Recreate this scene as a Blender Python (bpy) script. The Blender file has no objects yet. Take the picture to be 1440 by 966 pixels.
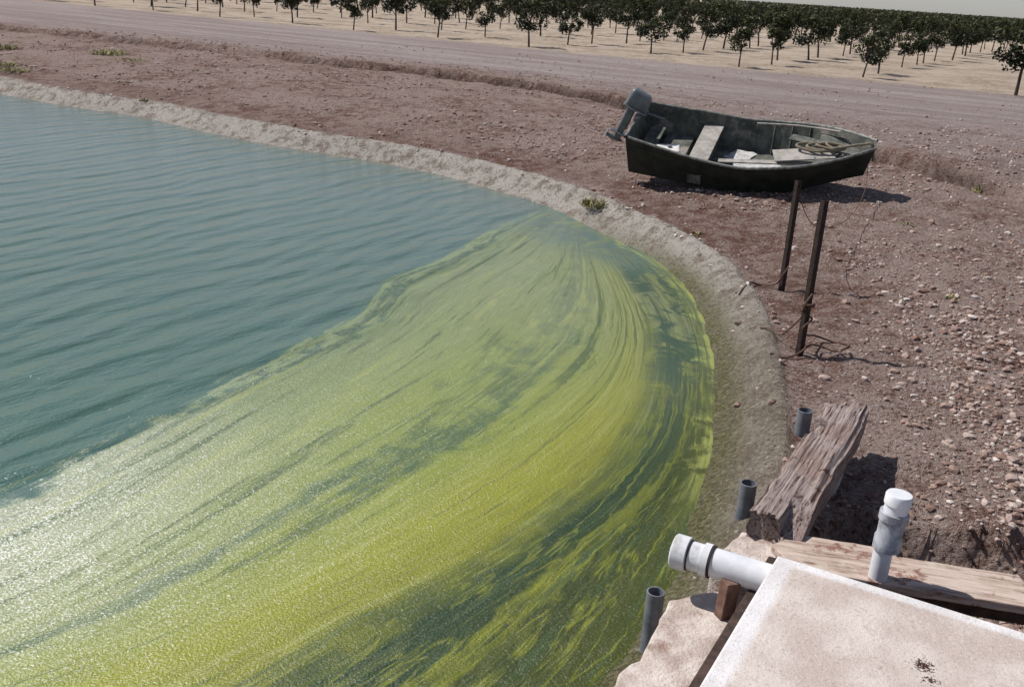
import bpy, bmesh, math, random
import numpy as np
from mathutils import Matrix, Vector, kdtree
random.seed(7); RNG=np.random.default_rng(7)
SC=bpy.context.scene
COL=SC.collection
# ------------------------------------------------------------------ helpers
def link(o,parent=None):
    COL.objects.link(o)
    if parent is not None: o.parent=parent
    return o
def empty(name,loc=(0,0,0),rot=(0,0,0)):
    e=bpy.data.objects.new(name,None); e.empty_display_size=0.2
    e.location=loc; e.rotation_euler=rot; return link(e)
def mesh_np(name,V,F,mats=(),smooth=False,parent=None):
    V=np.asarray(V,dtype=np.float32); F=np.asarray(F,dtype=np.int32)
    me=bpy.data.meshes.new(name); me.vertices.add(len(V)); me.vertices.foreach_set('co',V.ravel())
    k=F.shape[1]; me.loops.add(F.size); me.loops.foreach_set('vertex_index',F.ravel())
    me.polygons.add(len(F)); me.polygons.foreach_set('loop_start',np.arange(len(F),dtype=np.int32)*k)
    me.polygons.foreach_set('use_smooth',np.full(len(F),smooth))
    me.update(calc_edges=True)
    for m in mats: me.materials.append(m)
    return link(bpy.data.objects.new(name,me),parent)
def from_bm(name,bm,mats=(),smooth=False,parent=None):
    me=bpy.data.meshes.new(name); bm.normal_update(); bm.to_mesh(me); bm.free()
    for m in mats: me.materials.append(m)
    for p in me.polygons: p.use_smooth=smooth
    return link(bpy.data.objects.new(name,me),parent)
def cr(pts,n=8,closed=False):
    P=[np.array(p,float) for p in pts]; out=[]; N=len(P); rng=N if closed else N-1
    for i in range(rng):
        if closed: a,b,c,d=P[(i-1)%N],P[i],P[(i+1)%N],P[(i+2)%N]
        else: a,b,c,d=P[max(i-1,0)],P[i],P[i+1],P[min(i+2,N-1)]
        for j in range(n):
            t=j/n; out.append(.5*((2*b)+(c-a)*t+(2*a-5*b+4*c-d)*t*t+(3*b-a-3*c+d)*t**3))
    if not closed: out.append(P[-1])
    return np.array(out)
def hsh(i,j,s):
    v=np.sin(i*127.1+j*311.7+s*74.7)*43758.5453
    return v-np.floor(v)
def vnoise(x,y,f,s=0):
    x=x*f;y=y*f; i=np.floor(x);j=np.floor(y);a=x-i;b=y-j
    a=a*a*(3-2*a);b=b*b*(3-2*b)
    return (hsh(i,j,s)*(1-a)+hsh(i+1,j,s)*a)*(1-b)+(hsh(i,j+1,s)*(1-a)+hsh(i+1,j+1,s)*a)*b-.5
def sst(a,b,x):
    t=np.clip((x-a)/(b-a),0,1); return t*t*(3-2*t)
# ------------------------------------------------------------------ node helper
class NB:
    def __init__(s,name):
        s.m=bpy.data.materials.new(name); s.m.use_nodes=True; s.nt=s.m.node_tree; s.nt.nodes.clear()
        s.out=s.n('ShaderNodeOutputMaterial'); s.p=s.n('ShaderNodeBsdfPrincipled'); s.l(s.p.outputs[0],s.out.inputs[0])
        s.tc=s.n('ShaderNodeTexCoord')
    def n(s,t,**k):
        x=s.nt.nodes.new(t)
        for a,b in k.items(): setattr(x,a,b)
        return x
    def l(s,a,b): s.nt.links.new(a,b)
    def setin(s,sock,v):
        if isinstance(v,bpy.types.NodeSocket): s.l(v,sock)
        else: sock.default_value=v
    def noise(s,vec,scale,detail=4,rough=.6,dist=0):
        x=s.n('ShaderNodeTexNoise'); x.inputs['Scale'].default_value=scale; x.inputs['Detail'].default_value=detail
        x.inputs['Roughness'].default_value=rough; x.inputs['Distortion'].default_value=dist
        if vec is not None: s.l(vec,x.inputs['Vector'])
        return x.outputs['Fac']
    def mapping(s,vec,sc=(1,1,1),rot=(0,0,0)):
        x=s.n('ShaderNodeMapping'); x.inputs['Scale'].default_value=sc; x.inputs['Rotation'].default_value=rot; s.l(vec,x.inputs['Vector']); return x.outputs[0]
    def math(s,op,a,b=0.0,clamp=False):
        x=s.n('ShaderNodeMath',operation=op); x.use_clamp=clamp; s.setin(x.inputs[0],a); s.setin(x.inputs[1],b); return x.outputs[0]
    def mul(s,*a):
        r=a[0]
        for q in a[1:]: r=s.math('MULTIPLY',r,q)
        return r
    def ramp(s,fac,stops,interp='LINEAR'):
        x=s.n('ShaderNodeValToRGB'); x.color_ramp.interpolation=interp; e=x.color_ramp.elements
        while len(e)<len(stops): e.new(0.5)
        for i,(p,c) in enumerate(stops):
            e[i].position=p; e[i].color=(c[0],c[1],c[2],1) if hasattr(c,'__len__') else (c,c,c,1)
        s.setin(x.inputs[0],fac); return x.outputs[0]
    def mix(s,f,a,b,mode='MIX'):
        x=s.n('ShaderNodeMix',data_type='RGBA',blend_type=mode)
        s.setin(x.inputs[0],f)
        for sock,v in((x.inputs[6],a),(x.inputs[7],b)):
            if isinstance(v,tuple): v=(v[0],v[1],v[2],1)
            s.setin(sock,v)
        return x.outputs[2]
    def mr(s,v,a,b,c=0.0,d=1.0,smooth=True):
        x=s.n('ShaderNodeMapRange'); 
        if smooth: x.interpolation_type='SMOOTHSTEP'
        s.setin(x.inputs[0],v)
        for i,q in enumerate((a,b,c,d)): s.setin(x.inputs[i+1],q)
        return x.outputs[0]
    def bump(s,h,dist,strength=1.0,normal=None):
        x=s.n('ShaderNodeBump'); x.inputs['Strength'].default_value=strength; x.inputs['Distance'].default_value=dist
        s.l(h,x.inputs['Height']); 
        if normal is not None: s.l(normal,x.inputs['Normal'])
        return x.outputs[0]
    def fin(s,col,rough=.8,normal=None,spec=.3,metal=0):
        s.setin(s.p.inputs['Base Color'],(col[0],col[1],col[2],1) if isinstance(col,tuple) else col)
        s.setin(s.p.inputs['Roughness'],rough); s.setin(s.p.inputs['Metallic'],metal)
        s.setin(s.p.inputs['Specular IOR Level'],spec)
        if normal is not None: s.l(normal,s.p.inputs['Normal'])
        return s.m
def simple(name,c1,c2,scale=8,rough=.7,bd=.003,bs=40,metal=0,dirt=None,spec=.3,stretch=(1,1,1)):
    b=NB(name); v=b.mapping(b.tc.outputs['Object'],stretch)
    n=b.noise(v,scale,5,.65); c=b.mix(b.mr(n,.35,.65),c1,c2)
    if dirt:
        d=b.mr(b.noise(b.tc.outputs['Object'],scale*.45,6,.72),.52,.66); c=b.mix(d,c,dirt)
    return b.fin(c,rough,b.bump(b.noise(v,bs,4,.7),bd),spec,metal)
# ------------------------------------------------------------------ layout (metres; camera stands at 0,0)
WZ=-0.5
SH_VIS=[(-18,29.4),(-13.85,26.56),(-11.3,25.02),(-9.14,23.98),(-6.9,22.2),(-5.02,20.95),(-3.41,20.15),(-1.87,19.2),(-0.43,17.78),(0.58,16.45),(1.3,14.95),(1.76,13.95),(2.08,12.9),(2.19,11.76),(2.15,10.42),(2.04,9.32),(1.85,8.24),(1.66,7.34),(1.47,6.6),(1.32,6.12),(1.2,5.61),(1.01,5.2),(0.79,4.69),(0.61,4.4),(0.35,3.7),(-.1,2.9),(-1.2,1.6),(-4,0),(-10,-2),(-40,-8),(-85,5),(-92,35),(-60,52),(-32,37.5)]
SHP=cr(SH_VIS,4,True)
def seg_dist(P,A,B):
    D=B-A; L=(D**2).sum()+1e-12
    t=np.clip(((P-A)@D)/L,0,1); Q=A+t[:,None]*D
    return np.hypot(*(P-Q).T)
def sdist(P):
    P=np.asarray(P,float); d=np.full(len(P),1e9); ins=np.zeros(len(P),bool); N=len(SHP)
    m=(np.abs(P[:,0]+45)<90)&(P[:,1]>-40)&(P[:,1]<90)
    out=np.full(len(P),30.0); P=P[m]; d=d[m]; ins=ins[m]
    if len(P)==0: return out
    for i in range(N):
        A=SHP[i];B=SHP[(i+1)%N]; d=np.minimum(d,seg_dist(P,A,B))
        c=((A[1]>P[:,1])!=(B[1]>P[:,1]))
        if c.any():
            xx=(B[0]-A[0])*(P[:,1]-A[1])/(B[1]-A[1]+1e-12)+A[0]; ins^=(c&(P[:,0]<xx))
    out[m]=np.where(ins,-d,d); return out
GUL=cr([(-40,47),(-20,40),(-10.2,35.5),(-6.1,33.3),(-2.3,31.8),(.77,29.3),(2.6,26.7),(6.9,19.9),(7.75,18.4),(8.2,15.6),(9.5,11),(12,6)],4)
def pl_side(P,L):
    out=np.full(len(P),50.0); mk=(np.abs(P[:,0])<60)&(P[:,1]>0)&(P[:,1]<70); P=P[mk]
    if len(P)==0: return out
    d=np.full(len(P),1e9); s=np.ones(len(P))
    for i in range(len(L)-1):
        A=L[i];B=L[i+1]; q=seg_dist(P,A,B); cx=(B[0]-A[0])*(P[:,1]-A[1])-(B[1]-A[1])*(P[:,0]-A[0])
        m=q<d; d=np.where(m,q,d); s=np.where(m,np.sign(cx),s)
    out[mk]=d*s; return out   # + = far/road side
OO=np.array([14.7,45.9]); E1=np.array([.874,-.486]); E2=np.array([.486,.874])
def gul_off(x,y): return .30*vnoise(x,y,.7,9)+.20*vnoise(x,y,2.3,19)+.08*vnoise(x,y,6,29)
def terrain(P):
    P=np.asarray(P,float); x,y=P[:,0],P[:,1]; d=sdist(P)
    w=d+.05*vnoise(x,y,1.1,3)+.04*vnoise(x,y,3.7,4)
    z=np.interp(w,[-3,-.3,0,.12,.40,.48,.56,.62,.75,.95,1.3,4,8,14],[-1.7,-.64,-.5,-.43,-.23,-.18,-.165,-.215,-.22,-.20,-.16,.08,.17,.2])
    land=sst(.5,1.0,w)
    q=(P-OO)@E2
    z=z*(1-sst(-6,-1,q)*land)
    g=pl_side(P,GUL)+gul_off(x,y)
    gw=land*sst(60,30,y)
    z+=gw*(.20*sst(-.02,.12,g)*sst(5,.6,g)-.14*np.exp(-((g+.08)/.17)**2)*(.8+vnoise(x,y,.6,77)))
    rough=land*(1-.7*sst(-19,-16,q)*sst(-2,-4,q))
    z+=rough*(.07*vnoise(x,y,.8,1)+.055*vnoise(x,y,2.1,2)+.04*vnoise(x,y,5.3,5)+.03*vnoise(x,y,12,6)*(y<20))
    rl=sst(0,.2,w)*(1-land)*(.45+.55*sst(9,13,y))
    z+=.03*vnoise(x,y,4.2,7)*rl+.022*vnoise(x,y,11,8)*rl
    # hollow with a small scarp beside the concrete box, shaped to hold dark shade
    e=(5.90-.30*(x-2.3)+.14*vnoise(x,y,3,11)+.08*vnoise(x,y,9,12))-y
    z-=.34*sst(-.02,.07,e)*sst(1.75,1.95,x-.55*(y-5.2))*sst(3.2,.35,e)
    return z,d,q,g
def zat(x,y): return float(terrain(np.array([[x,y]]))[0][0])
# ------------------------------------------------------------------ materials: terrain
def ground_mat():
    b=NB('bank_soil'); P=b.tc.outputs['Object']
    at=b.n('ShaderNodeAttribute',attribute_name='mask'); sep=b.n('ShaderNodeSeparateColor'); b.l(at.outputs['Color'],sep.inputs[0])
    lin,road,orch=sep.outputs[0],sep.outputs[1],sep.outputs[2]; wet=at.outputs['Alpha']
    a2=b.n('ShaderNodeAttribute',attribute_name='damp'); damp=a2.outputs['Fac']
    a3=b.n('ShaderNodeAttribute',attribute_name='crack_shade'); crack_shade=a3.outputs['Fac']
    n1=b.noise(P,.45,4,.68); n2=b.noise(P,4,5,.72); n3=b.noise(P,26,4,.75); n4=b.noise(P,95,2,.7)
    c=b.mix(b.mr(n1,.40,.60),(.215,.120,.090),(.385,.285,.245))
    c=b.mix(b.mr(n2,.42,.62),c,(.42,.32,.28))
    c=b.mix(b.mr(n2,.46,.34,0,.6),c,(.17,.092,.07))
    c=b.mix(b.mr(n3,.50,.68),c,(.55,.465,.42))
    c=b.mix(b.mr(n3,.47,.35),c,(.08,.045,.034))
    c=b.mix(b.mul(b.mr(n4,.42,.3),.7),c,(.045,.026,.02))
    c=b.mix(b.math('MULTIPLY',damp,b.mr(n2,.25,.6,.85,.25)),c,(.15,.075,.055))
    rv=b.mapping(P,(1,1,1),(0,0,math.radians(29)))
    rn=b.noise(b.mapping(rv,(.06,1.1,1)),1.3,5,.7)
    rc=b.mix(b.mr(rn,.40,.62),(.30,.235,.215),(.46,.395,.375)); rc=b.mix(b.mr(n3,.45,.7),rc,(.52,.46,.44)); rc=b.mix(b.mr(n3,.43,.32),rc,(.18,.13,.115))
    c=b.mix(b.math('MULTIPLY',road,b.mr(n2,.25,.6,.55,1.0)),c,rc)
    oc=b.mix(b.mr(b.noise(P,.35,4,.7),.4,.62),(.54,.44,.345),(.36,.285,.21)); oc=b.mix(b.mr(n2,.45,.7),oc,(.62,.53,.44))
    c=b.mix(orch,c,oc)
    c=b.mix(b.mul(crack_shade,b.mr(n3,.35,.55,1,.75)),c,(.035,.018,.014))  # shade of the gully scarp and lip groove, painted into the soil colour
    sy=b.n('ShaderNodeSeparateXYZ'); b.l(P,sy.inputs[0]); fy=b.mr(sy.outputs[1],8,14)
    l1=b.mix(b.mr(n2,.38,.62),(.23,.19,.145),(.36,.31,.25)); l2=b.mix(b.mr(n2,.36,.56),(.30,.245,.20),(.62,.57,.51))
    lc=b.mix(fy,l1,l2); lc=b.mix(b.mr(n3,.55,.68),lc,(.60,.56,.50)); lc=b.mix(b.mr(n3,.46,.34),lc,(.12,.095,.07))
    lc=b.mix(b.mul(b.mr(n4,.42,.3),.6),lc,(.08,.06,.04))
    c=b.mix(lin,c,lc)
    wc=b.mix(b.mr(n3,.4,.62),(.10,.10,.04),(.25,.24,.12))
    c=b.mix(b.math('MULTIPLY',wet,b.mr(n2,.25,.6,.25,.95)),c,wc)
    h=b.math('ADD',n3,b.math('MULTIPLY',n4,.4))
    nm=b.bump(h,.09,1.0)
    return b.fin(c,.95,nm,.08)
def axis(lo,hi,c0,c1,s0,k):
    a=list(np.arange(c0,c1,s0)); x=c1;out=[]
    while x<hi: out.append(x); x+=s0+k*(x-c1)
    out.append(hi); x=c0-s0; l=[]
    while x>lo: l.append(x); x-=s0+k*(c0-x)
    l.append(lo)
    return np.array(l[::-1]+a+out)
xs=axis(-1500,1500,.3,5.0,.042,.024)
ys=[3.2]
while ys[-1]<1500: ys.append(ys[-1]+max(.035,.0052*ys[-1])*(1 if ys[-1]<42 else 7))
ys=np.array(list(np.linspace(-200,-12,8))+list(np.arange(-10,3.1,.35))+ys)
X,Y=np.meshgrid(xs,ys); P=np.stack([X.ravel(),Y.ravel()],1)
Z,D,Q,G=terrain(P)
nx,ny=len(xs),len(ys); idx=np.arange(nx*ny).reshape(ny,nx)
F=np.stack([idx[:-1,:-1],idx[:-1,1:],idx[1:,1:],idx[1:,:-1]],-1).reshape(-1,4)
ground=mesh_np('ground',np.column_stack([P,Z]),F,[ground_mat()],True)
x_,y_=P.T
wv=D+.05*vnoise(x_,y_,1.1,3)+.04*vnoise(x_,y_,3.7,4)+.03*vnoise(x_,y_,8,22)
lin=sst(.64,.55,wv)
road=sst(-19.5,-16.5,Q+.8*vnoise(x_,y_,.3,23))*sst(-1,-3.5,Q); road=np.maximum(road,.55*sst(0,1.5,G)*sst(-1,-3.5,Q))
orch=sst(-3.2,-1.5,Q+.8*vnoise(x_,y_,.4,24))
wet=sst(.36,.05,wv)*sst(17,12,y_)
def addf(o,n,v): a=o.data.attributes.new(n,'FLOAT','POINT'); a.data.foreach_set('value',np.clip(v,0,1).astype(np.float32))
ca=ground.data.attributes.new('mask','FLOAT_COLOR','POINT')
ca.data.foreach_set('color',np.column_stack([lin,road*(1-lin),orch,wet]).astype(np.float32).ravel())
wd=D+.5*vnoise(x_,y_,.7,41)
addf(ground,'damp',sst(.55,.75,wd)*sst(2.6,1.2,wd)*sst(6,13,y_)*.95+np.exp(-((G+.1)/.3)**2)*.45)
addf(ground,'crack_shade',np.exp(-((G-.02)/.10)**2)*sst(50,40,y_)*sst(-.35,-.1,vnoise(x_,y_,.5,78))*(y_>8)+.45*np.exp(-((wv-.60)/.022)**2)*sst(-.2,.1,vnoise(x_,y_,1.4,79)))  # mask for painted shade lines along the gully and the lining lip
# ------------------------------------------------------------------ water
F0=[(-3.38,5.87),(-2.99,6.69),(-2.54,7.85),(-2.06,8.99),(-1.57,10.30),(-1.42,11.58),(-.83,12.89),(-.11,14.96),(.45,16.3)]
F1=[(-2.83,4.79),(-2.36,5.72),(-1.78,7.24),(-.88,9.62),(-.22,11.84),(.32,13.35),(.77,15.6)]
F2=[(-2.48,4.11),(-1.80,4.76),(-.98,5.89),(-.07,7.36),(.78,9.10),(1.15,10.72),(1.14,12.47),(.95,15.0)]
F3=[(-1.78,4.17),(-1.21,4.82),(-.47,5.59),(.50,7.05),(1.07,8.44),(1.36,10.04),(1.37,11.88),(1.15,14.6)]
F4=[(-.56,4.29),(-.18,4.86),(.46,5.79),(1.02,6.65),(1.45,7.87),(1.73,9.67),(1.75,11.38),(1.35,14.2)]
F5=[(.61,4.4),(1.01,5.2),(1.32,6.12),(1.66,7.34),(2.04,9.32),(2.15,10.42),(2.19,11.76),(2.0,13.2),(1.55,14.4)]
def prep(c,ext):
    a=np.array(c[0]);d=a-np.array(c[1]); d=d/np.linalg.norm(d); d=d*.6+np.array(ext)*.4; d/=np.linalg.norm(d)
    c=[tuple(a+d*2.6)]+list(c)
    s=cr(c,10); L=np.r_[0,np.cumsum(np.hypot(*np.diff(s,axis=0).T))]; t=np.linspace(0,L[-1],160)
    return np.column_stack([np.interp(t,L,s[:,0]),np.interp(t,L,s[:,1])])
CU=[prep(c,(-.75,-.65)) for c in (F0,F1,F2,F3,F4)]+[prep(F5,(-.6,-.8))]
dv=np.gradient(CU[0],axis=0); nr=np.column_stack([-dv[:,1],dv[:,0]]); nr/=np.linalg.norm(nr,axis=1)[:,None]
CU=[CU[0]+nr*2.2,CU[0]+nr*1.0]+CU; US=[-2,-1,0,1,2,3,4,5]
SP=[];SU=[]
for i in range(len(CU)-1):
    for j in range(12):
        f=j/12; SP.append(CU[i]*(1-f)+CU[i+1]*f); SU.append(np.full(160,US[i]+f))
SP.append(CU[-1]);SU.append(np.full(160,5.0))
SP=np.concatenate(SP);SU=np.concatenate(SU);SV=np.tile(np.linspace(0,12,160),len(SU)//160)
kd=kdtree.KDTree(len(SP))
for i,p in enumerate(SP): kd.insert((p[0],p[1],0),i)
kd.balance()
wx=axis(-95,3.2,-3.5,2.4,.065,.06); wy=axis(-12,62,3.2,17,.08,.06)
X,Y=np.meshgrid(wx,wy); P=np.stack([X.ravel(),Y.ravel()],1); D=sdist(P)
nx,ny=len(wx),len(wy); idx=np.arange(nx*ny).reshape(ny,nx)
F=np.stack([idx[:-1,:-1],idx[:-1,1:],idx[1:,1:],idx[1:,:-1]],-1).reshape(-1,4)
F=F[(D[F]<.25).any(1)]
used=np.unique(F); remap=-np.ones(nx*ny,int); remap[used]=np.arange(len(used)); F=remap[F]; P=P[used];D=D[used]
fl=np.zeros((len(P),3),np.float32)
near=(P[:,0]>-6.5)&(P[:,1]>1)&(P[:,1]<19)
for i in range(len(P)):
    if not near[i]: fl[i]=(-3,0,D[i]); continue
    r=kd.find_n((P[i,0],P[i,1],0),5); ws=0;u=0;v=0
    for co,k,dd in r:
        w=1/(dd*dd+1e-4); ws+=w;u+=w*SU[k];v+=w*SV[k]
    u/=ws;v/=ws; dd=r[0][2]
    if dd>.25 and u<-1: u-=min(1,(dd-.25)*.5)
    fl[i]=(u,v,D[i])
def water_mat():
    b=NB('algae_water'); P=b.tc.outputs['Object']
    at=b.n('ShaderNodeAttribute',attribute_name='flow'); sp=b.n('ShaderNodeSeparateXYZ'); b.l(at.outputs['Vector'],sp.inputs[0])
    u,v,d=sp.outputs
    def fv(su,sv,off=0):
        c=b.n('ShaderNodeCombineXYZ'); b.l(b.math('MULTIPLY',u,su),c.inputs[0]); b.l(b.math('MULTIPLY',v,sv),c.inputs[1]); c.inputs[2].default_value=off; return c.outputs[0]
    swirl=b.noise(P,1.6,4,.6,1.2)
    s1=b.noise(fv(1.6,.17,1),1.6,5,.6,.3); s2=b.noise(fv(6,.24,4),1.7,4,.68,.3); s3=b.noise(fv(24,1.2,8),2.0,3,.7)
    sw=b.noise(fv(1.9,.32,12),1.5,3,.55,1.1)
    uu=b.math('ADD',u,b.math('MULTIPLY',b.math('SUBTRACT',s1,.5),1.0)); uu=b.math('ADD',uu,b.math('MULTIPLY',b.math('SUBTRACT',s2,.5),.45))
    uu=b.math('ADD',uu,b.math('MULTIPLY',b.math('SUBTRACT',swirl,.5),.55))
    t=b.mr(uu,-1.0,6.0,0,1,False)
    def pos(x): return (x+1)/7
    sy=b.n('ShaderNodeSeparateXYZ'); b.l(P,sy.inputs[0])
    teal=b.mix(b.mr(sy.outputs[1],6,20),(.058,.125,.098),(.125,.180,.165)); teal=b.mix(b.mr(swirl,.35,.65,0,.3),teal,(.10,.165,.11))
    col=b.ramp(t,[(pos(-.20),(.075,.145,.105)),(pos(-.10),(.19,.25,.12)),(pos(.0),(.22,.275,.12)),(pos(.08),(.055,.10,.06)),(pos(.2),(.18,.235,.10)),(pos(.9),(.235,.28,.09)),(pos(1.5),(.22,.265,.05)),(pos(1.66),(.06,.11,.03)),(pos(1.85),(.215,.255,.03)),
        (pos(2.7),(.255,.265,.010)),(pos(3.2),(.20,.21,.008)),(pos(3.5),(.08,.10,.010)),(pos(3.70),(.016,.040,.011)),(pos(4.1),(.026,.046,.009)),(pos(4.2),(.13,.145,.010)),(pos(4.33),(.032,.046,.006)),(pos(5.1),(.055,.066,.006))])
    inside=b.mr(uu,-.26,-.02)
    far=b.mr(v,4.8,9.5)
    col=b.mix(b.mul(far,b.mr(uu,.1,.5),b.mr(s2,.35,.62,.35,.75)),col,(.215,.25,.145))
    pale_glitter=b.mul(b.mr(v,5.2,2.4),b.mr(u,2.5,.4),b.mr(s2,.34,.6,.15,.85),inside)
    col=b.mix(pale_glitter,col,(.42,.44,.30))  # pale near algae, with sun glitter whitened into the colour
    g1=b.mr(u,3.3,3.9,1,.30)
    col=b.mix(b.mul(inside,g1,b.mr(s2,.53,.70,0,.55)),col,(.34,.37,.10))
    col=b.mix(b.mul(inside,b.mr(s2,.47,.34,0,.7)),col,(.05,.085,.028))
    col=b.mix(b.mul(inside,g1,b.mr(s3,.54,.74,0,.40)),col,(.42,.45,.19))
    col=b.mix(b.mul(inside,b.mr(s3,.46,.28,0,.5)),col,(.045,.075,.02))
    fil=b.mr(b.math('ABSOLUTE',b.math('SUBTRACT',sw,.5)),.035,.0); fil=b.mul(fil,b.mr(u,3.1,3.8),b.mr(d,-.02,-.12),b.mr(s3,.38,.6,.05,.65))
    col=b.mix(fil,col,(.24,.26,.025))
    tp=b.mul(b.mr(swirl,.47,.56),b.mr(v,6.0,8),b.mr(uu,3.0,3.8))
    col=b.mix(tp,col,(.045,.085,.05))
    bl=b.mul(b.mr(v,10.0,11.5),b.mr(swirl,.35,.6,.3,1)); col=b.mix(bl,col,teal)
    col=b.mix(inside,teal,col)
    # wispy outliers beyond the edge of the bloom
    wis=b.mul(b.mr(u,-.55,-.1),b.mr(u,.1,-.1),b.mr(s2,.52,.64,0,.6)); col=b.mix(wis,col,(.19,.24,.12))
    sh=b.mul(b.mr(b.math('ADD',d,b.math('MULTIPLY',b.math('SUBTRACT',swirl,.5),1.1)),-.16,.06),b.mr(v,3.5,6),b.mr(u,3,4),b.mr(s2,.38,.58,.2,.85))
    col=b.mix(sh,col,(.34,.37,.10))
    col=b.mix(b.mul(b.mr(d,-.35,.0,0,.8),b.mr(u,-.5,-1.2)),col,(.19,.19,.15))
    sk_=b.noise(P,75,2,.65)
    glint_dens=b.mul(b.mr(u,3.3,.8,.1,1),b.mr(v,7.5,2.0,.12,1.0),inside)
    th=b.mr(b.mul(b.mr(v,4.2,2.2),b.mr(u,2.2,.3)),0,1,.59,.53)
    glint=b.mul(b.mr(b.math('SUBTRACT',sk_,th),0,.07),b.mr(swirl,.3,.6,.5,1),glint_dens)
    col=b.mix(glint,col,(.80,.81,.74))  # sun glitter painted on the water as pale flecks
    def wav(sc,dist,rot,ds=.7):
        w=b.n('ShaderNodeTexWave',wave_type='BANDS',bands_direction='X'); w.inputs['Scale'].default_value=sc; w.inputs['Distortion'].default_value=dist
        w.inputs['Detail'].default_value=2; w.inputs['Detail Scale'].default_value=ds; b.l(b.mapping(P,(1,1,1),(0,0,math.radians(rot))),w.inputs['Vector']); return w.outputs['Fac']
    w1=wav(.40,9,40,.35); w2=wav(.9,8,26,.5)
    n5=b.noise(b.mapping(b.mapping(P,(1,1,1),(0,0,math.radians(38))),(1,.30,1)),2.6,4,.62)
    openw=b.mr(u,.8,-.5,.10,1.0)
    h=b.math('ADD',b.math('MULTIPLY',w1,.026),b.math('MULTIPLY',w2,.016)); h=b.math('ADD',h,b.math('MULTIPLY',n5,.078)); h=b.math('MULTIPLY',h,openw)
    fine=b.noise(P,30,3,.65)
    h=b.math('ADD',h,b.math('MULTIPLY',fine,b.mr(inside,0,1,.010,.007)))
    h=b.math('ADD',h,b.math('MULTIPLY',sk_,b.mr(u,-.5,.5,.001,.009)))
    nm=b.bump(h,1.0,1.0)
    rough=b.mr(inside,0,1,.10,.19)
    spec=b.mr(u,2.6,4.0,.65,.35)
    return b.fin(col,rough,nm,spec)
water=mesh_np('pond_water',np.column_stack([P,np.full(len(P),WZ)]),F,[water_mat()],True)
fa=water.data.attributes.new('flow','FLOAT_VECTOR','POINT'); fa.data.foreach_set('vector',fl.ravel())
# ------------------------------------------------------------------ gravel
def ico():
    bm=bmesh.new(); bmesh.ops.create_icosphere(bm,subdivisions=1,radius=1); v=np.array([q.co[:] for q in bm.verts]); f=np.array([[q.index for q in p.verts] for p in bm.faces]); bm.free(); return v,f
IV,IF=ico()
def gravel(name,pts,sizes,mat,sink=.25):
    z,_,_,_=terrain(pts); N=len(pts)
    a=RNG.uniform(0,6.28,N); sc=RNG.uniform(.6,1.25,(N,3)); sc[:,2]*=.7
    V=IV[None]*(1+RNG.uniform(-.28,.28,(N,len(IV),1)))*sc[:,None,:]*sizes[:,None,None]
    c,s=np.cos(a)[:,None],np.sin(a)[:,None]
    Xr=V[:,:,0]*c-V[:,:,1]*s; Yr=V[:,:,0]*s+V[:,:,1]*c
    V=np.stack([Xr+pts[:,0,None],Yr+pts[:,1,None],V[:,:,2]+(z+sizes*sink)[:,None]],-1)
    F=IF[None]+(np.arange(N)*len(IV))[:,None,None]
    o=mesh_np(name,V.reshape(-1,3),F.reshape(-1,3),[mat],False)
    addf(o,'tone',np.repeat(RNG.uniform(0,1,N),len(IV)))
    return o
def stone_mat():
    b=NB('stone'); at=b.n('ShaderNodeAttribute',attribute_name='tone')
    c=b.ramp(at.outputs['Fac'],[(0,(.20,.125,.10)),(.35,(.31,.22,.185)),(.7,(.42,.335,.295)),(.95,(.52,.455,.41)),(1,(.66,.62,.57))])
    c=b.mix(b.mr(b.noise(b.tc.outputs['Object'],60,2,.6),.4,.65,0,.5),c,(.25,.16,.125))
    return b.fin(c,.95,None,.1)
SM=stone_mat()
N=105000
r=4.2*np.exp(RNG.uniform(0,math.log(45/4.2),N)); th=np.radians(RNG.uniform(-32,34,N))
pts=np.column_stack([r*np.sin(th),r*np.cos(th)])
_,d,q,g=terrain(pts)
dens=.2+.8*(vnoise(pts[:,0],pts[:,1],.55,31)+.5*vnoise(pts[:,0],pts[:,1],1.7,32)>-.04)
dens*=np.where(q>-19,.12,1)*np.where(d<.55,.12,1)*np.where((d>.55)&(d<1.5)&(r>7),.3,1)
dens=np.where((d>1.9)&(r<12)&(r>5.2),np.maximum(dens,.85),dens*.7)
keep=(d>.08)&(q<-3)&(RNG.uniform(0,1,N)<dens)
pts=pts[keep]; r=r[keep]; d=d[keep]
sz=.0075*np.exp(RNG.normal(0,.6,len(pts)))*(1+r*.045); sz*=np.where((d>1.9)&(r<12),1.25,1); sz=np.clip(sz,.004,.05)
gravel('gravel',pts,sz,SM)
n=110; pp=np.column_stack([RNG.uniform(2.3,3.6,n),RNG.uniform(4.8,6.3,n)]); gravel('rubble',pp,RNG.uniform(.012,.04,n),SM,.2)
n=800; ii=RNG.integers(4,80,n); base=SHP[ii]; pp=base+RNG.normal(0,.25,(n,2)); dd=sdist(pp); kp=(dd>.36)&(dd<.72)&(pp[:,1]>10); pp=pp[kp]
b2=NB('lining_chunk'); LC=b2.fin(b2.mix(b2.mr(b2.noise(b2.tc.outputs['Object'],6,3),.4,.6),(.40,.34,.29),(.62,.58,.52)),.95,None,.1)
gravel('lining_rubble',pp,RNG.uniform(.012,.045,len(pp)),LC,.1)
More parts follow.
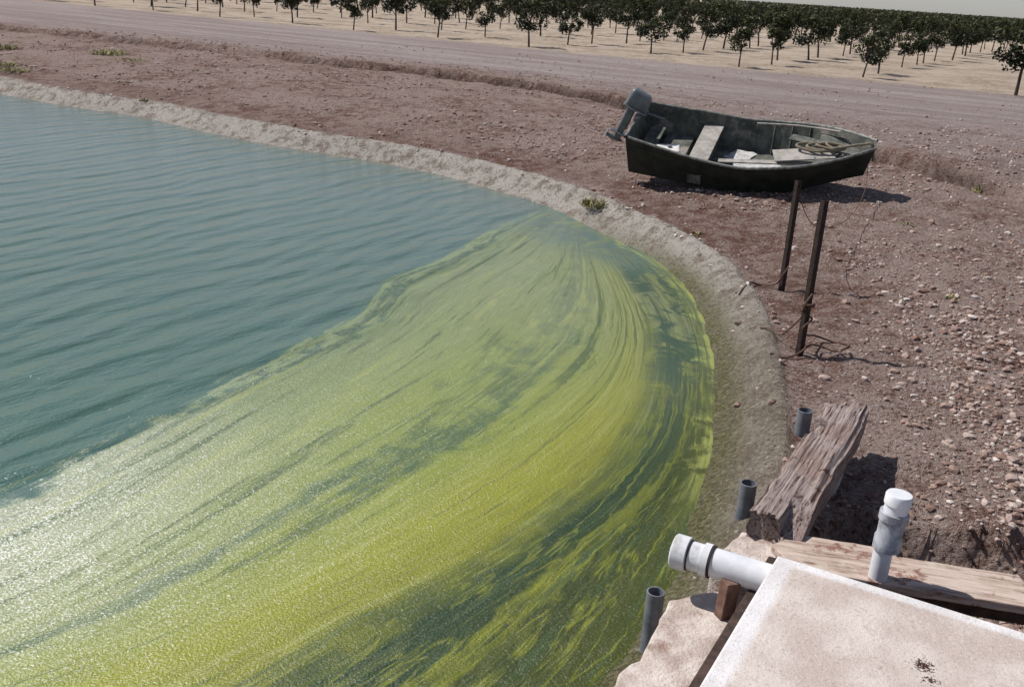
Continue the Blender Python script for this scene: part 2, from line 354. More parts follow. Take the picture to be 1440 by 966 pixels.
# ------------------------------------------------------------------ generic solid builders
def prism(name,poly,z0,z1,mats,bev=.01,jag=0,parent=None,seed=0):
    rr=random.Random(seed); pts=[]
    for i in range(len(poly)):
        a=Vector(poly[i]);b_=Vector(poly[(i+1)%len(poly)]); L=(b_-a).length; k=max(1,int(L/.07)) if jag else 1
        for j in range(k):
            p=a.lerp(b_,j/k)
            if jag: p=p+Vector((rr.uniform(-jag,jag),rr.uniform(-jag,jag)))
            pts.append(p)
    bm=bmesh.new(); vs=[bm.verts.new((p.x,p.y,z1)) for p in pts]; f=bm.faces.new(vs)
    e=bmesh.ops.extrude_face_region(bm,geom=[f]); ev=[v for v in e['geom'] if isinstance(v,bmesh.types.BMVert)]
    for v in ev:
        v.co.z=z0
        if jag: v.co.x+=rr.uniform(-jag,jag); v.co.y+=rr.uniform(-jag,jag)
    bmesh.ops.recalc_face_normals(bm,faces=bm.faces)
    o=from_bm(name,bm,mats,False,parent)
    if bev:
        m=o.modifiers.new('b','BEVEL'); m.width=bev; m.segments=2; m.limit_method='ANGLE'
    return o
def tube(name,p0,p1,prof,mats,parent=None,seg=28,smooth=True,cap0=True,cap1=True):
    p0=Vector(p0);p1=Vector(p1);ax=(p1-p0).normalized(); q=ax.to_track_quat('Z','Y'); bm=bmesh.new(); rings=[]
    for t,rad in prof:
        rings.append([bm.verts.new(p0+ax*t+q@Vector((math.cos(a)*rad,math.sin(a)*rad,0))) for a in [6.28318*k/seg for k in range(seg)]])
    for a,b_ in zip(rings,rings[1:]):
        for k in range(seg): bm.faces.new((a[k],a[(k+1)%seg],b_[(k+1)%seg],b_[k]))
    if cap0: bm.faces.new(rings[0][::-1])
    if cap1: bm.faces.new(rings[-1])
    bmesh.ops.recalc_face_normals(bm,faces=bm.faces)
    o=from_bm(name,bm,mats,smooth,parent)
    m=o.modifiers.new('e','EDGE_SPLIT'); m.split_angle=math.radians(35)
    return o
def curve(name,pts,rad,mat,parent=None,n=6):
    c=bpy.data.curves.new(name,'CURVE'); c.dimensions='3D'; c.bevel_depth=rad; c.bevel_resolution=3; s=c.splines.new('POLY')
    P=cr(pts,n); s.points.add(len(P)-1)
    for i,p in enumerate(P): s.points[i].co=(*p,1)
    c.materials.append(mat); return link(bpy.data.objects.new(name,c),parent)
def box(name,c,s,mats,parent=None,rot=(0,0,0),bev=.006):
    bm=bmesh.new(); bmesh.ops.create_cube(bm,size=1,matrix=Matrix.Translation(c)@(Matrix.Rotation(rot[2],4,'Z')@Matrix.Rotation(rot[1],4,'Y')@Matrix.Rotation(rot[0],4,'X'))@Matrix.Diagonal((*s,1)))
    o=from_bm(name,bm,mats,False,parent)
    if bev: m=o.modifiers.new('b','BEVEL'); m.width=bev; m.segments=2
    return o
M_bconc=simple('broken_concrete',(.42,.34,.30),(.62,.55,.50),6,.9,.016,30,dirt=(.28,.19,.155))
M_pvc=simple('white_pvc',(.60,.61,.64),(.74,.75,.77),5,.45,.0008,30,dirt=(.40,.37,.34),spec=.4)
M_gpvc=simple('pale_grey_pvc',(.24,.25,.28),(.46,.47,.51),12,.55,.001,40,dirt=(.18,.18,.18))
M_dgp=simple('dark_grey_pipe',(.10,.11,.13),(.18,.19,.21),9,.45,.001,40)
M_bore=simple('pipe_bore',(.012,.012,.012),(.02,.02,.02),9,.9)
M_rust=simple('rusty_steel',(.020,.013,.011),(.045,.026,.021),20,.75,.002,60)
M_rope=simple('rope_fibre',(.08,.045,.032),(.15,.09,.065),60,.9,.002,200)
M_rope2=simple('pale_rope_fibre',(.14,.115,.08),(.27,.23,.17),60,.9,.002,200)
M_beam=simple('dark_timber',(.035,.022,.018),(.08,.05,.04),10,.8,.004,50)
M_stake=simple('brown_stake',(.12,.06,.045),(.20,.12,.09),12,.85,.004,50)
def board_mat():
    b=NB('weathered_board'); v=b.tc.outputs['Object']; r_=b.mapping(v,(1,1,1),(0,0,math.radians(12)))
    n=b.noise(b.mapping(r_,(2,22,22)),1.5,6,.7,.2); n2=b.noise(v,5,5,.7)
    c=b.ramp(n,[(.34,(.15,.095,.075)),(.44,(.36,.27,.22)),(.6,(.54,.44,.38))]); c=b.mix(b.mr(n2,.48,.66,0,.85),c,(.52,.44,.38)); c=b.mix(b.mr(n2,.42,.34),c,(.22,.12,.09))
    return b.fin(c,.9,b.bump(n,.006),.1)
M_board=board_mat()
def tie_mat():
    b=NB('railway_sleeper_wood'); v=b.tc.outputs['Object']
    n=b.noise(b.mapping(v,(1.6,40,40)),1.6,8,.76,.2); n2=b.noise(v,7,5,.65); n3=b.noise(v,2.2,3,.5)
    c=b.ramp(n,[(.36,(.02,.012,.010)),(.43,(.15,.10,.09)),(.49,(.37,.295,.27)),(.66,(.53,.45,.415))]); c=b.mix(b.mr(n2,.5,.68,0,.5),c,(.46,.38,.345))
    c=b.mix(b.mr(n3,.54,.62,0,.35),c,(.26,.16,.125)); c=b.mix(b.mr(n2,.40,.33,0,.8),c,(.07,.04,.032))
    return b.fin(c,.92,b.bump(n,.028),.1)
M_tie=tie_mat()
# ------------------------------------------------------------------ concrete box + pipes
A=Vector((1.42,4.44)); ang=math.atan2(-.471,.882)
def slab_mat():
    b=NB('whitewashed_concrete'); P=b.tc.outputs['Object']; s=b.n('ShaderNodeSeparateXYZ'); b.l(P,s.inputs[0])
    n=b.noise(P,3.5,4,.65); n2=b.noise(P,14,5,.75); n3=b.noise(P,60,3,.75)
    e=b.math('MINIMUM',s.outputs[0],b.math('MULTIPLY',s.outputs[1],-1.3)); e=b.math('ADD',e,b.math('MULTIPLY',b.math('SUBTRACT',n2,.5),.05))
    base=b.mix(b.mr(n,.36,.64),(.46,.385,.345),(.60,.535,.49)); base=b.mix(b.mr(n2,.52,.68,0,.6),base,(.38,.30,.26)); base=b.mix(b.mr(n3,.55,.68,0,.5),base,(.66,.61,.57))
    c=b.mix(b.mr(e,.12,.07,0,.85),base,b.mix(b.mr(n,.4,.62),(.64,.62,.62),(.74,.73,.74)))
    c=b.mix(b.mr(n2,.64,.74,0,.6),c,(.28,.20,.165)); c=b.mix(b.mr(n3,.43,.32,0,.65),c,(.26,.20,.165))
    def stain(c,loc,r_):
        d=b.n('ShaderNodeVectorMath',operation='DISTANCE'); b.l(P,d.inputs[0]); d.inputs[1].default_value=loc
        st_=b.math('ADD',d.outputs['Value'],b.math('MULTIPLY',b.math('SUBTRACT',n3,.5),.22)); return b.mix(b.mr(st_,r_,r_*.5),c,(.05,.022,.018))
    c=stain(c,(.78,-.53,.35),.045); c=stain(c,(.82,-.62,.35),.025)
    c=b.mix(b.mr(s.outputs[2],.30,.22),c,(.34,.29,.25))
    return b.fin(c,.9,b.bump(b.math('ADD',n2,b.math('MULTIPLY',n3,.5)),.008),.15)
cb=empty('concrete_weir_box',(A.x,A.y,0),(0,0,ang))
prism('slab_top',[(0,0),(2.1,0),(2.1,-2.2),(0,-2.2)],.22,.35,[slab_mat()],.012,0,cb)
prism('box_wall',[(.015,-.015),(2.08,-.015),(2.08,-2.18),(.015,-2.18)],-.7,.217,[M_bconc],.006,0,cb)
hp=empty('white_outlet_pipe')
p0=Vector((.925,4.64,.22)); p1=Vector((1.60,4.31,.22))
tube('pipe',p0,p1,[(.02,.078),(.75,.078)],[M_pvc],hp)
tube('end_cap',p0,p1,[(0,.06),(.004,.086),(.012,.094),(.085,.094),(.09,.08)],[M_pvc],hp)
tube('joint_ring',p0,p1,[(.165,.079),(.167,.0905),(.205,.0905),(.207,.079)],[M_pvc],hp,cap0=False,cap1=False)
tube('joint_gasket',p0,p1,[(.2075,.0788),(.208,.088),(.218,.088),(.219,.0788)],[M_rust],hp,cap0=False,cap1=False)
tube('cap_gasket',p0,p1,[(.091,.0788),(.0915,.084),(.097,.084),(.098,.0788)],[M_rust],hp,cap0=False,cap1=False)
vp=empty('white_vent_pipe',(2.03,4.63,-.1)); vp.scale=(.9,.9,.97)
tube('riser',(0,0,0),(0,0,1),[(0,.055),(.45,.055)],[M_pvc],vp)
tube('coupling',(0,0,0),(.03,.0,1),[(.42,.058),(.43,.078),(.50,.08),(.52,.072),(.60,.074),(.61,.083),(.655,.083),(.66,.07)],[M_gpvc],vp)
tube('cap',(0,0,0),(.035,0,1),[(.655,.068),(.70,.068),(.705,.076),(.755,.076),(.765,.07)],[M_pvc],vp)
for i,(x,y,z0,z1,ra) in enumerate([(2.33,7.22,-.5,.0,.058),(1.63,5.95,-.6,-.02,.056),(.87,4.68,-.8,-.07,.050)]):
    e=empty('grey_pipe_stub',(x,y,0))
    tube('pipe_wall',(0,0,z0),(0,0,1),[(0,ra),(z1-z0,ra),(z1-z0+.001,ra-.008),(z1-z0-.15,ra-.008)],[M_dgp],e,cap1=False)
    tube('pipe_inside',(0,0,z1-.16),(0,0,1),[(0,ra-.009),(.01,ra-.009)],[M_bore],e)
def sleeper():
    L=2.0;W=.30;Hh=.2; nxx,nyy=90,18; bm=bmesh.new(); rr=random.Random(3)
    per=[]
    for i in range(nyy+1): per.append((-W/2+W*i/nyy,Hh))
    for i in range(1,7): per.append((W/2,Hh-Hh*i/6))
    for i in range(1,nyy+1): per.append((W/2-W*i/nyy,0))
    for i in range(1,6): per.append((-W/2,Hh*i/6))
    rings=[]
    def N1(a,b_,s): return float(vnoise(np.array([a]),np.array([b_]),1,s)[0])
    for i in range(nxx+1):
        x=L*i/nxx; ring=[]
        for j,(y,z) in enumerate(per):
            gr=N1(x*1.1,y*42.,5); g2=N1(x*7.,y*14+z*20.,6)
            dz=gr*.022+g2*.012; yy=y*(1+.14*N1(x*2.,z*3.,8)); zz=z+(dz if z>Hh*.9 else 0)+(g2*.008); xx=x
            if i==nxx: xx+=rr.uniform(-.07,.03)+.3*gr
            if i==0: xx+=rr.uniform(-.03,.05)
            if z>Hh*.9 and abs(y)>W*.42: zz-=.02
            if x<.40 and y<-.02: zz=min(zz,Hh*(.35+.8*x/.40)+g2*.05)
            if 1.35<x<1.6 and y>.06 and z>.1: zz-=.05; yy-=.02
            ring.append(bm.verts.new((xx,yy+g2*.012,zz)))
        rings.append(ring)
    n=len(per)
    for a,b_ in zip(rings,rings[1:]):
        for j in range(n): bm.faces.new((a[j],a[(j+1)%n],b_[(j+1)%n],b_[j]))
    bm.faces.new(rings[0][::-1]); bm.faces.new(rings[-1]); bmesh.ops.recalc_face_normals(bm,faces=bm.faces)
    return from_bm('timber_sleeper',bm,[M_tie],False)
sl=sleeper(); dx,dy=2.465-1.565,6.725-5.035; sl.location=(1.565,5.035,.04); sl.rotation_euler=(0,0,math.atan2(dy,dx))
prism('broken_concrete_slab',[(1.17,4.83),(1.42,5.17),(1.72,4.98),(1.68,4.80),(1.5,4.7),(1.3,4.70)],-.5,.06,[M_bconc],.012,.02,seed=2)
prism('broken_concrete_slab',[(.30,3.2),(.52,3.77),(.74,4.10),(.90,4.52),(1.19,4.67),(1.30,4.60),(1.16,4.15),(.86,3.55),(.7,3.1)],-.75,-.02,[M_bconc],.014,.022,seed=4)
prism('sleeper_footing',[(2.1,6.15),(2.2,6.5),(2.38,6.68),(2.44,6.45),(2.25,6.1)],-.6,.035,[M_bconc],.02,.02,seed=9)
box('timber_beam',(1.10,3.98,.10),(.07,1.7,.12),[M_beam],rot=(0,0,ang))
box('wooden_stake',(1.19,4.42,.02),(.08,.07,.34),[M_stake],rot=(0,.06,.4))
prism('weathered_board',[(1.52,4.90),(1.62,4.97),(2.84,4.74),(2.82,4.42),(1.60,4.66)],.09,.14,[M_board],.006,.003,seed=6)
prism('weathered_board',[(1.60,5.0),(1.66,5.10),(2.25,4.98),(2.22,4.86)],.06,.11,[M_board],.006,.004,seed=7)
box('board_bearer',(2.2,4.65,.04),(1.3,.1,.09),[M_beam],rot=(0,0,-.2))
# ------------------------------------------------------------------ steel posts and rope
for (x,y,h,lean) in ((2.80,9.10,1.52,(.0,.0)),(3.14,11.30,1.30,(-.02,.02))):
    z=zat(x,y); e=empty('steel_post',(x,y,z),(lean[0],lean[1],.5))
    box('flange_a',(0,0,h/2-.15),(.056,.010,h+.3),[M_rust],e,bev=.002)
    box('flange_b',(-.023,.029,h/2-.15),(.010,.048,h+.3),[M_rust],e,bev=.002)
    box('top_bolt',(0,-.012,h-.06),(.02,.02,.02),[M_rust],e,bev=.003)
def gz(L,lift=.012): return [(x+.05,y+.24,zat(x+.05,y+.24)+lift+(k or 0)) for x,y,k in L]
curve('mooring_rope',gz([(2.76,8.84,.62),(2.70,8.80,.55),(2.72,8.90,.42),(2.80,8.86,.36),(2.72,8.82,.30),(2.78,8.95,.18),(2.95,9.15,.08),(3.15,9.2,0),(3.25,9.02,0),(3.1,8.9,0),(2.95,8.95,.05),(2.82,8.85,.1),(2.7,8.8,.04),(2.55,8.75,0),(2.42,8.72,0)]),.010,M_rope)
curve('mooring_rope',gz([(2.74,8.86,.66),(2.79,8.93,.60),(2.72,8.95,.56),(2.71,8.84,.52),(2.79,8.84,.50),(2.79,8.93,.46),(2.7,8.92,.43)]),.012,M_rope)
curve('mooring_rope',gz([(3.10,11.0,.30),(3.05,11.0,.2),(3.0,11.1,.05),(2.85,11.25,0),(2.72,11.15,0),(2.6,11.0,0),(2.55,10.9,0)]),.011,M_rope)
curve('mooring_rope',gz([(2.76,8.84,.50),(2.68,8.95,.3),(2.62,9.2,.08),(2.56,9.4,.02),(2.50,9.55,0)]),.008,M_rope)
# ------------------------------------------------------------------ boat
M_hull=simple('boat_paint_outside',(.016,.021,.016),(.036,.039,.030),4,.6,.002,30,spec=.25)
M_in=simple('boat_inside_paint',(.06,.068,.058),(.15,.15,.13),5,.8,.002,40,dirt=(.28,.25,.22))
M_seat=simple('seat_wood',(.25,.235,.21),(.40,.37,.335),7,.75,.002,40)
M_trim=simple('gunwale_trim',(.10,.106,.096),(.26,.26,.24),12,.55,.001,40,metal=.1)
M_eng=simple('outboard_cowling',(.10,.11,.12),(.17,.18,.19),6,.4,.001,40,spec=.5)
M_engm=simple('outboard_metal',(.16,.16,.16),(.28,.28,.28),10,.5,.001,40,metal=.3)
M_white=simple('white_plastic',(.62,.60,.56),(.74,.72,.68),8,.5,.001,40)
M_paper=simple('pale_litter',(.36,.36,.35),(.60,.59,.58),12,.9,.004,30)
boat=empty('motor_boat',(2.02,17.72,.20),(0,0,0))
boat.rotation_euler=(Matrix.Rotation(math.radians(-20),3,'Z')@Matrix.Rotation(math.radians(1.2),3,'Y')@Matrix.Rotation(math.radians(20),3,'X')).to_euler()
L=3.72
def st(t):
    yg=np.interp(t,[0,.3,.55,.75,.88,.96,1],[.68,.84,.88,.77,.54,.30,.14])
    yc=np.interp(t,[0,.3,.55,.75,.88,.96,1],[.58,.70,.70,.54,.30,.12,.04])
    zg=.60+.19*max(0,1-t/.5)**1.3+.27*max(0,t-.45)**1.5/.41
    zc=.09+.26*max(0,t-.55)**1.5/.3; zk=0+.34*max(0,t-.7)**1.7/.129*.9
    return yg,zg,yc,zc,min(zk,zc)
bm=bmesh.new(); NS=28; rings=[]
for i in range(NS+1):
    t=i/NS; yg,zg,yc,zc,zk=st(t); x=t*L
    rk=.12*t**6
    prof=[(-yg,zg),(-(yg*.66+yc*.34),zg*.62+zc*.38),(-yc,zc),(-yc*.5,(zc+zk)/2-.005),(0,zk),(yc*.5,(zc+zk)/2-.005),(yc,zc),((yg*.66+yc*.34),zg*.62+zc*.38),(yg,zg)]
    rings.append([bm.verts.new((x+rk*(z/.6)+(-.06*z if i==0 else 0),y,z)) for y,z in prof])
for a,b_ in zip(rings,rings[1:]):
    for j in range(8): bm.faces.new((a[j],a[j+1],b_[j+1],b_[j]))
bm.faces.new(rings[0]); bm.faces.new(rings[-1][::-1])
bmesh.ops.recalc_face_normals(bm,faces=bm.faces)
hull=from_bm('hull',bm,[M_hull,M_in],False,boat)
c=np.mean([p.normal.dot(p.center-Vector((2,0,.5))) for p in hull.data.polygons])
if c<0: hull.data.flip_normals()
m=hull.modifiers.new('s','SOLIDIFY'); m.thickness=.025; m.offset=-1; m.material_offset=1; m.material_offset_rim=1
for sgn in (-1,1):
    curve('gunwale',[(k/14*L+.12*(k/14)**6*(st(k/14)[1]/.6),sgn*st(k/14)[0],st(k/14)[1]+.004) for k in range(15)],.024,M_trim,boat,3)
curve('transom_cap',[(-.045,-.68,.792),(-.045,-.3,.79),(-.045,0,.765),(-.045,.3,.79),(-.045,.68,.792)],.026,M_trim,boat,3)
for sgn in (-1,1):
    curve('strake',[(k/14*L,sgn*(st(k/14)[0]*.8+st(k/14)[2]*.2+.006),st(k/14)[1]*.8+st(k/14)[3]*.2) for k in range(14)],.010,M_hull,boat,2)
def cross(name,x0,x1,z,th,mat):
    y0=np.interp(z,[st(x0/L)[3],st(x0/L)[1]],[st(x0/L)[2],st(x0/L)[0]])-.03; y1=np.interp(z,[st(x1/L)[3],st(x1/L)[1]],[st(x1/L)[2],st(x1/L)[0]])-.03
    prism(name,[(x0,-y0),(x1,-y1),(x1,y1),(x0,y0)],z-th,z,[mat],.006,0,boat)
cross('floor',.05,2.9,.13,.02,M_in)
cross('mid_seat',1.0,1.33,.48,.035,M_seat); cross('mid_seat_riser',1.05,1.28,.443,.30,M_in)
cross('stern_seat',.10,.36,.44,.03,M_in)
cross('bow_deck',3.0,3.66,.68,.02,M_in)
for k in (.7,1.0,1.6,1.9,2.2,2.5,2.8):
    s_=st(k/L)
    for sgn in (-1,1): curve('rib',[(k,sgn*(s_[2]-.03),s_[3]+.03),(k,sgn*(s_[0]-.03),s_[1]-.02)],.014,M_in,boat,1)
box('fuel_tank',(.60,-.30,.38),(.40,.28,.24),[M_white],boat,(0,0,.25),.03)
tube('fuel_tank_cap',(.62,-.28,.50),(.62,-.28,.56),[(0,.035),(.03,.035),(.035,.028)],[M_dgp],boat)
cross('aft_locker',.36,.85,.262,.13,M_in)
prism('litter',[(1.6,-.30),(1.95,-.35),(2.35,-.25),(2.45,.20),(2.1,.30),(1.7,.2)],.135,.16,[M_paper],.004,.03,boat,seed=5)
prism('litter_2',[(1.45,.25),(1.9,.28),(2.0,.55),(1.6,.6)],.135,.15,[M_paper],.004,.03,boat,seed=8)
box('plank',(2.25,-.45,.55),(1.5,.11,.022),[M_seat],boat,(0,-.05,.12),.004)
curve('oar_shaft',[(1.9,.70,.64),(2.6,.68,.70),(3.3,.45,.80)],.016,M_seat,boat,3)
box('bow_board',(2.82,-.22,.66),(.95,.38,.02),[M_seat],boat,(0,-.06,.28),.004)
box('bow_board_2',(2.88,.24,.67),(.75,.20,.02),[M_in],boat,(0,-.06,-.30),.004)
rp=random.Random(11); pl=[(2.92+.42*k/26+.27*math.cos(k*.9)*(1.1-.6*k/26)*(1+.25*rp.random()), -.08+.15*math.sin(k*.9)*(1-.5*k/26), .715+.0035*k+rp.uniform(-.01,.02)) for k in range(27)]
pl+= [(3.70,-.03,.87),(3.84,-.02,.87),(3.89,-.04,.6)]
curve('bow_rope',pl,.022,M_rope2,boat,5)
eng=empty('outboard_motor'); eng.parent=boat; eng.location=(-.09,.08,.79); eng.rotation_euler=(math.radians(-12),math.radians(22),0)
box('clamp',(.05,0,-.05),(.10,.20,.22),[M_engm],eng,(0,-.2,0),.015)
bm=bmesh.new(); bmesh.ops.create_cube(bm,size=1)
for v in bm.verts:
    v.co.x*=.42 if v.co.z<0 else .36; v.co.y*=.28 if v.co.z<0 else .23; v.co.z*=.34
    if v.co.z>0 and v.co.x>0: v.co.z-=.04
ck=from_bm('cowling',bm,[M_eng],True,eng); ck.location=(-.06,0,.30)
mm=ck.modifiers.new('b','BEVEL'); mm.width=.07; mm.segments=4
box('cowl_band',(-.06,0,.14),(.44,.30,.03),[M_engm],eng,(0,0,0),.01)
box('midsection',(-.12,0,-.08),(.15,.10,.42),[M_eng],eng,(0,0,0),.03)
box('leg',(-.13,0,-.38),(.12,.05,.28),[M_eng],eng,(0,0,0),.015)
box('cavitation_plate',(-.15,0,-.38),(.28,.16,.015),[M_eng],eng,(0,0,0),.004)
tube('gearcase',(-.02,0,-.50),(-.34,0,-.50),[(0,.01),(.05,.035),(.2,.045),(.3,.03)],[M_eng],eng)
for k in range(3):
    box('propeller_blade_%d'%k,(-.33,.05*math.cos(k*2.094),-.50+.05*math.sin(k*2.094)),(.012,.09,.06),[M_engm],eng,(k*2.094,.0,.4),.003)
curve('tiller',[(.05,0,.12),(.25,.02,.16),(.46,.03,.18)],.02,M_eng,eng,3)
curve('boat_painter_line',[(5.58,16.42,.80),(5.3,15.4,.35),(4.5,13.6,.22),(3.6,12.0,.45),(3.14,11.30,.95)],.005,M_rope)
# ------------------------------------------------------------------ trees
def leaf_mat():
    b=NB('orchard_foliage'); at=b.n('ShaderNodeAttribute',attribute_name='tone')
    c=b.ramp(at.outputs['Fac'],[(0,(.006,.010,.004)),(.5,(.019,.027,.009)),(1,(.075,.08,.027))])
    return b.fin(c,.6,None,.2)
M_leaf=leaf_mat(); M_bark=simple('bark',(.05,.035,.028),(.10,.075,.06),20,.9,.004,60)
def tree_mesh(seed,nl=1000,H=2.3,R=.85):
    rg=np.random.default_rng(seed); V=[];Fq=[];T=[]
    def limb(a,b_,r0,r1):
        a=np.array(a);b_=np.array(b_);ax=(b_-a)/np.linalg.norm(b_-a); o=np.cross(ax,[.3,.9,.1]);o/=np.linalg.norm(o);w=np.cross(ax,o);s=len(V)
        for (p,r) in ((a,r0),(b_,r1)):
            for k in range(6): V.append(p+r*(o*math.cos(k*1.0472)+w*math.sin(k*1.0472))); T.append(0)
        for k in range(6): Fq.append((s+k,s+(k+1)%6,s+6+(k+1)%6,s+6+k))
    lx,ly=rg.uniform(-.12,.12,2)
    limb((0,0,-.1),(lx*.5,ly*.5,.45),.055,.045); limb((lx*.5,ly*.5,.45),(lx,ly,.85),.045,.035)
    cl=[]
    n=int(rg.integers(12,17))
    for k in range(n):
        a=rg.uniform(0,6.28); zz=rg.uniform(.85,H-.28); rr=R*math.sqrt(max(.12,1-((zz-1.38)/.95)**2))*rg.uniform(.25,.9)
        cpt=np.array([lx+rr*math.cos(a),ly+rr*math.sin(a),zz]); cl.append((cpt,rg.uniform(.20,.40)))
        if k<8: limb((lx,ly,.7+.05*k),cpt,.028,.008)
    nb=len(Fq)
    C=np.array([c_[0] for c_ in cl]);S=np.array([c_[1] for c_ in cl])
    k=rg.integers(0,n,nl); dirn=rg.normal(size=(nl,3)); dirn/=np.linalg.norm(dirn,axis=1)[:,None]
    rad=S[k]*rg.uniform(.35,1.08,nl)**.6; pos=C[k]+dirn*rad[:,None]*np.array([1,1,.85])
    nrm=dirn+rg.normal(0,.6,(nl,3)); nrm/=np.linalg.norm(nrm,axis=1)[:,None]
    tt=np.cross(nrm,rg.normal(size=(nl,3))); tt/=np.linalg.norm(tt,axis=1)[:,None]; bb=np.cross(nrm,tt)
    sz=rg.uniform(.05,.095,nl)[:,None]
    q=np.stack([pos-tt*sz,pos+bb*sz*.55+nrm*sz*.15,pos+tt*sz,pos-bb*sz*.55+nrm*sz*.15],1)
    s=len(V); V=np.concatenate([np.array(V),q.reshape(-1,3)]); Fl=(s+np.arange(nl*4)).reshape(-1,4)
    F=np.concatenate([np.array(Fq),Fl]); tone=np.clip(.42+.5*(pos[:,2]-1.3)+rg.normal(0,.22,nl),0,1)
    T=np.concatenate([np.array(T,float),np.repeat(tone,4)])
    o=mesh_np('orchard_tree',V,F,[M_bark,M_leaf]); me=o.data
    mi=np.zeros(len(me.polygons),np.int32); mi[nb:]=1; me.polygons.foreach_set('material_index',mi)
    at=me.attributes.new('tone','FLOAT','POINT'); at.data.foreach_set('value',T.astype(np.float32))
    bpy.data.objects.remove(o); return me
TM=[tree_mesh(100+i,R=.66+.05*i) for i in range(8)]
rows=empty('orchard_tree_rows')
rt=random.Random(5); far=[]; placed=[]
cols=[-5.6*i for i in range(0,60)]+[7.6+5.6*i for i in range(0,40)]
for c0 in cols:
    for r_ in range(0,190):
        if r_>45 and r_%2: continue
        off=r_*3.8+(0 if c0<=0 else -1.5)
        p=OO+E1*c0+E2*off; dist=math.hypot(*p); az=math.degrees(math.atan2(p[0],p[1]))
        if p[1]<20 or not(-36<az<42) or dist>620: continue
        if r_<3 and rt.random()<.18: continue
        x=p[0]+rt.uniform(-.45,.45); y=p[1]+rt.uniform(-.7,.7)
        if dist<150: placed.append((x,y,r_,c0))
        else: far.append((x,y,rt.uniform(.85,1.15)))
placed.append((18.75,39.7,0,7.6))
zz_=terrain(np.array([(a,b_) for a,b_,_,_ in placed]))[0]
for (x,y,r_,c0),z in zip(placed,zz_):
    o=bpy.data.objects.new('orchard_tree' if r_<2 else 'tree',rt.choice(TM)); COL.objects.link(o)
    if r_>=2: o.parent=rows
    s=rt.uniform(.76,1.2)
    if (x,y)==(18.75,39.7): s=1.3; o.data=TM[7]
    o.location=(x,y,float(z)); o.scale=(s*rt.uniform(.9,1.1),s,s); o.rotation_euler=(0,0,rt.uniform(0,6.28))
far=np.array(far); nf=len(far); K=20
rg=np.random.default_rng(3)
cen=np.repeat(far,K,0); dirn=rg.normal(size=(nf*K,3)); dirn/=np.linalg.norm(dirn,axis=1)[:,None]
pos=np.column_stack([cen[:,0],cen[:,1],1.35*cen[:,2]])+dirn*np.array([.8,.8,.85])*rg.uniform(.3,1,(nf*K,1))
tt=np.cross(dirn,rg.normal(size=dirn.shape)); tt/=np.linalg.norm(tt,axis=1)[:,None]; bb=np.cross(dirn,tt); sz=.33
q=np.stack([pos-tt*sz,pos+bb*sz,pos+tt*sz,pos-bb*sz],1).reshape(-1,3)
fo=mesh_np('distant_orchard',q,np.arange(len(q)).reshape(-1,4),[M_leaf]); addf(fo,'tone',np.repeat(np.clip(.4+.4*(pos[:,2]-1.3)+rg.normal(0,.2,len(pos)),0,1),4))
# ------------------------------------------------------------------ weeds
M_weed=NB('weed_leaf'); ob_=M_weed.n('ShaderNodeAttribute',attribute_name='tone'); M_weed=M_weed.fin(M_weed.ramp(ob_.outputs['Fac'],[(0,(.09,.10,.03)),(.6,(.26,.24,.09)),(1,(.42,.35,.19))]),.7,None,.2)
def weed(x,y,R,Hh,n,seed,name='weed_clump'):
    rg=np.random.default_rng(seed); V=[];F=[];T=[]; z=zat(x,y)-.01
    for i in range(n):
        a=rg.uniform(0,6.28); r0=R*.8*math.sqrt(rg.uniform()); bx,by=x+r0*math.cos(a),y+r0*math.sin(a)
        a2=rg.uniform(0,6.28); ln=Hh*rg.uniform(.3,1.1)*(1.1-r0/R*.6); out=R*rg.uniform(.1,.4); w=rg.uniform(.003,.007)*(1+y*.02); px,py=-math.sin(a2)*w,math.cos(a2)*w
        s=len(V); tn=rg.uniform()
        V+= [(bx-px,by-py,z),(bx+px,by+py,z),(bx+out*.5*math.cos(a2)+px*1.6,by+out*.5*math.sin(a2)+py*1.6,z+ln*.7),(bx+out*.5*math.cos(a2)-px*1.6,by+out*.5*math.sin(a2)-py*1.6,z+ln*.7),
             (bx+out*math.cos(a2)+px*.3,by+out*math.sin(a2)+py*.3,z+ln),(bx+out*math.cos(a2)-px*.3,by+out*math.sin(a2)-py*.3,z+ln)]
        F+=[(s,s+1,s+2,s+3),(s+3,s+2,s+4,s+5)]; T+=[tn]*6
    o=mesh_np(name,V,F,[M_weed]); addf(o,'tone',np.array(T))
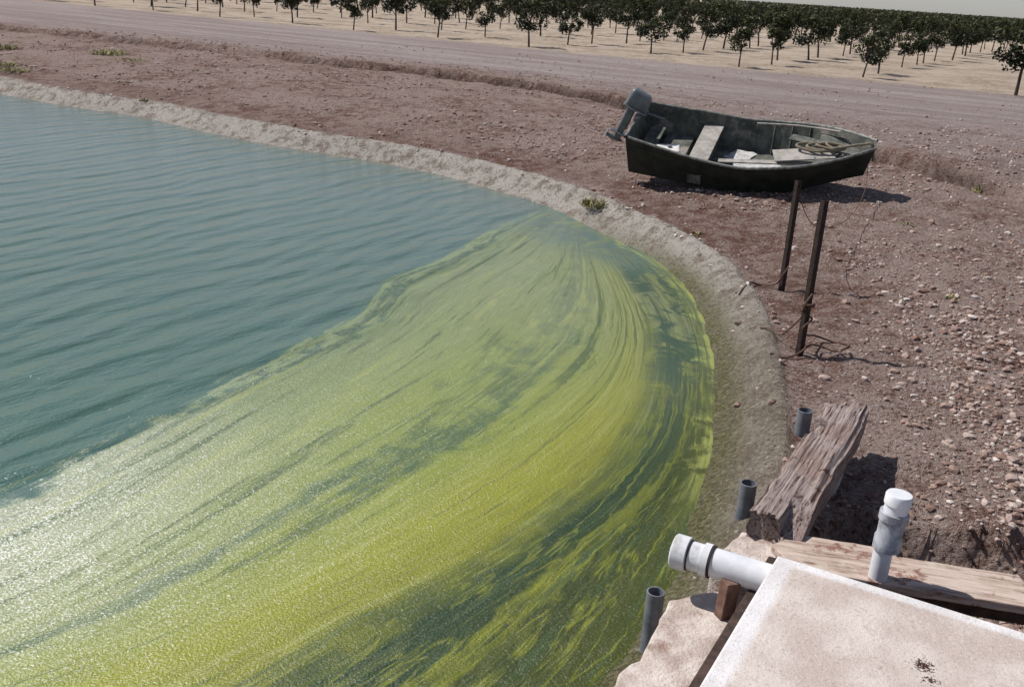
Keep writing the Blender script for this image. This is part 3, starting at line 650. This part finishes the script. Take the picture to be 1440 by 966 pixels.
for i,(x,y,R,h,n) in enumerate([(1.22,15.9,.30,.16,200),(-3.9,19.8,.25,.13,130),(-13.5,33,.7,.22,260),(-15.6,29.8,.9,.15,300),(-14.4,28.6,.5,.12,160),(-16.8,33,.6,.2,160),(-17.5,31,.6,.2,160),(-12.2,31.5,.6,.1,120),(5.6,14.2,.14,.05,40),(4.9,10.8,.12,.05,40),(7.9,17.2,.25,.14,60),(-9.3,24.6,.15,.1,50),(2.55,14.0,.12,.06,40),(2.9,5.2,.16,.05,80)]):
    weed(x,y,R,h,n,i)
# ------------------------------------------------------------------ light, sky, camera
sx,sy=-.92,.39; el=math.radians(51)
dirv=Vector((sx*math.cos(el),sy*math.cos(el),math.sin(el))).normalized()
sd=bpy.data.lights.new('sun','SUN'); sd.energy=5.0; sd.angle=math.radians(.5); sd.color=(1,.955,.90)
so=link(bpy.data.objects.new('sun',sd)); so.rotation_euler=dirv.to_track_quat('Z','Y').to_euler(); so.location=(-10,5,20)
w=bpy.data.worlds.new('World'); SC.world=w; w.use_nodes=True; nt=w.node_tree; bg=nt.nodes['Background']
sk=nt.nodes.new('ShaderNodeTexSky'); sk.sky_type='NISHITA'; sk.sun_disc=False; sk.sun_elevation=el; sk.sun_rotation=math.atan2(sx,sy); sk.air_density=1.0; sk.dust_density=.3; sk.ozone_density=2
hs=nt.nodes.new('ShaderNodeHueSaturation'); hs.inputs['Saturation'].default_value=.6; nt.links.new(sk.outputs[0],hs.inputs['Color'])
mx=nt.nodes.new('ShaderNodeMix'); mx.data_type='RGBA'; mx.blend_type='MULTIPLY'; mx.inputs[0].default_value=1; nt.links.new(hs.outputs[0],mx.inputs[6]); mx.inputs[7].default_value=(.93,.96,1.08,1)
nt.links.new(mx.outputs[2],bg.inputs[0]); bg.inputs[1].default_value=.08
cd=bpy.data.cameras.new('camera'); cd.lens=35; cd.sensor_width=36; cd.clip_start=.1; cd.clip_end=4000
cam=link(bpy.data.objects.new('camera',cd)); cam.location=(0,0,3.0)
cam.rotation_euler=(Matrix.Rotation(math.radians(90-19.8),3,'X')@Matrix.Rotation(math.radians(3.6),3,'Z')).to_euler()
SC.camera=cam
SC.view_settings.view_transform='Standard'; SC.view_settings.look='None'; SC.view_settings.exposure=0; SC.view_settings.gamma=1
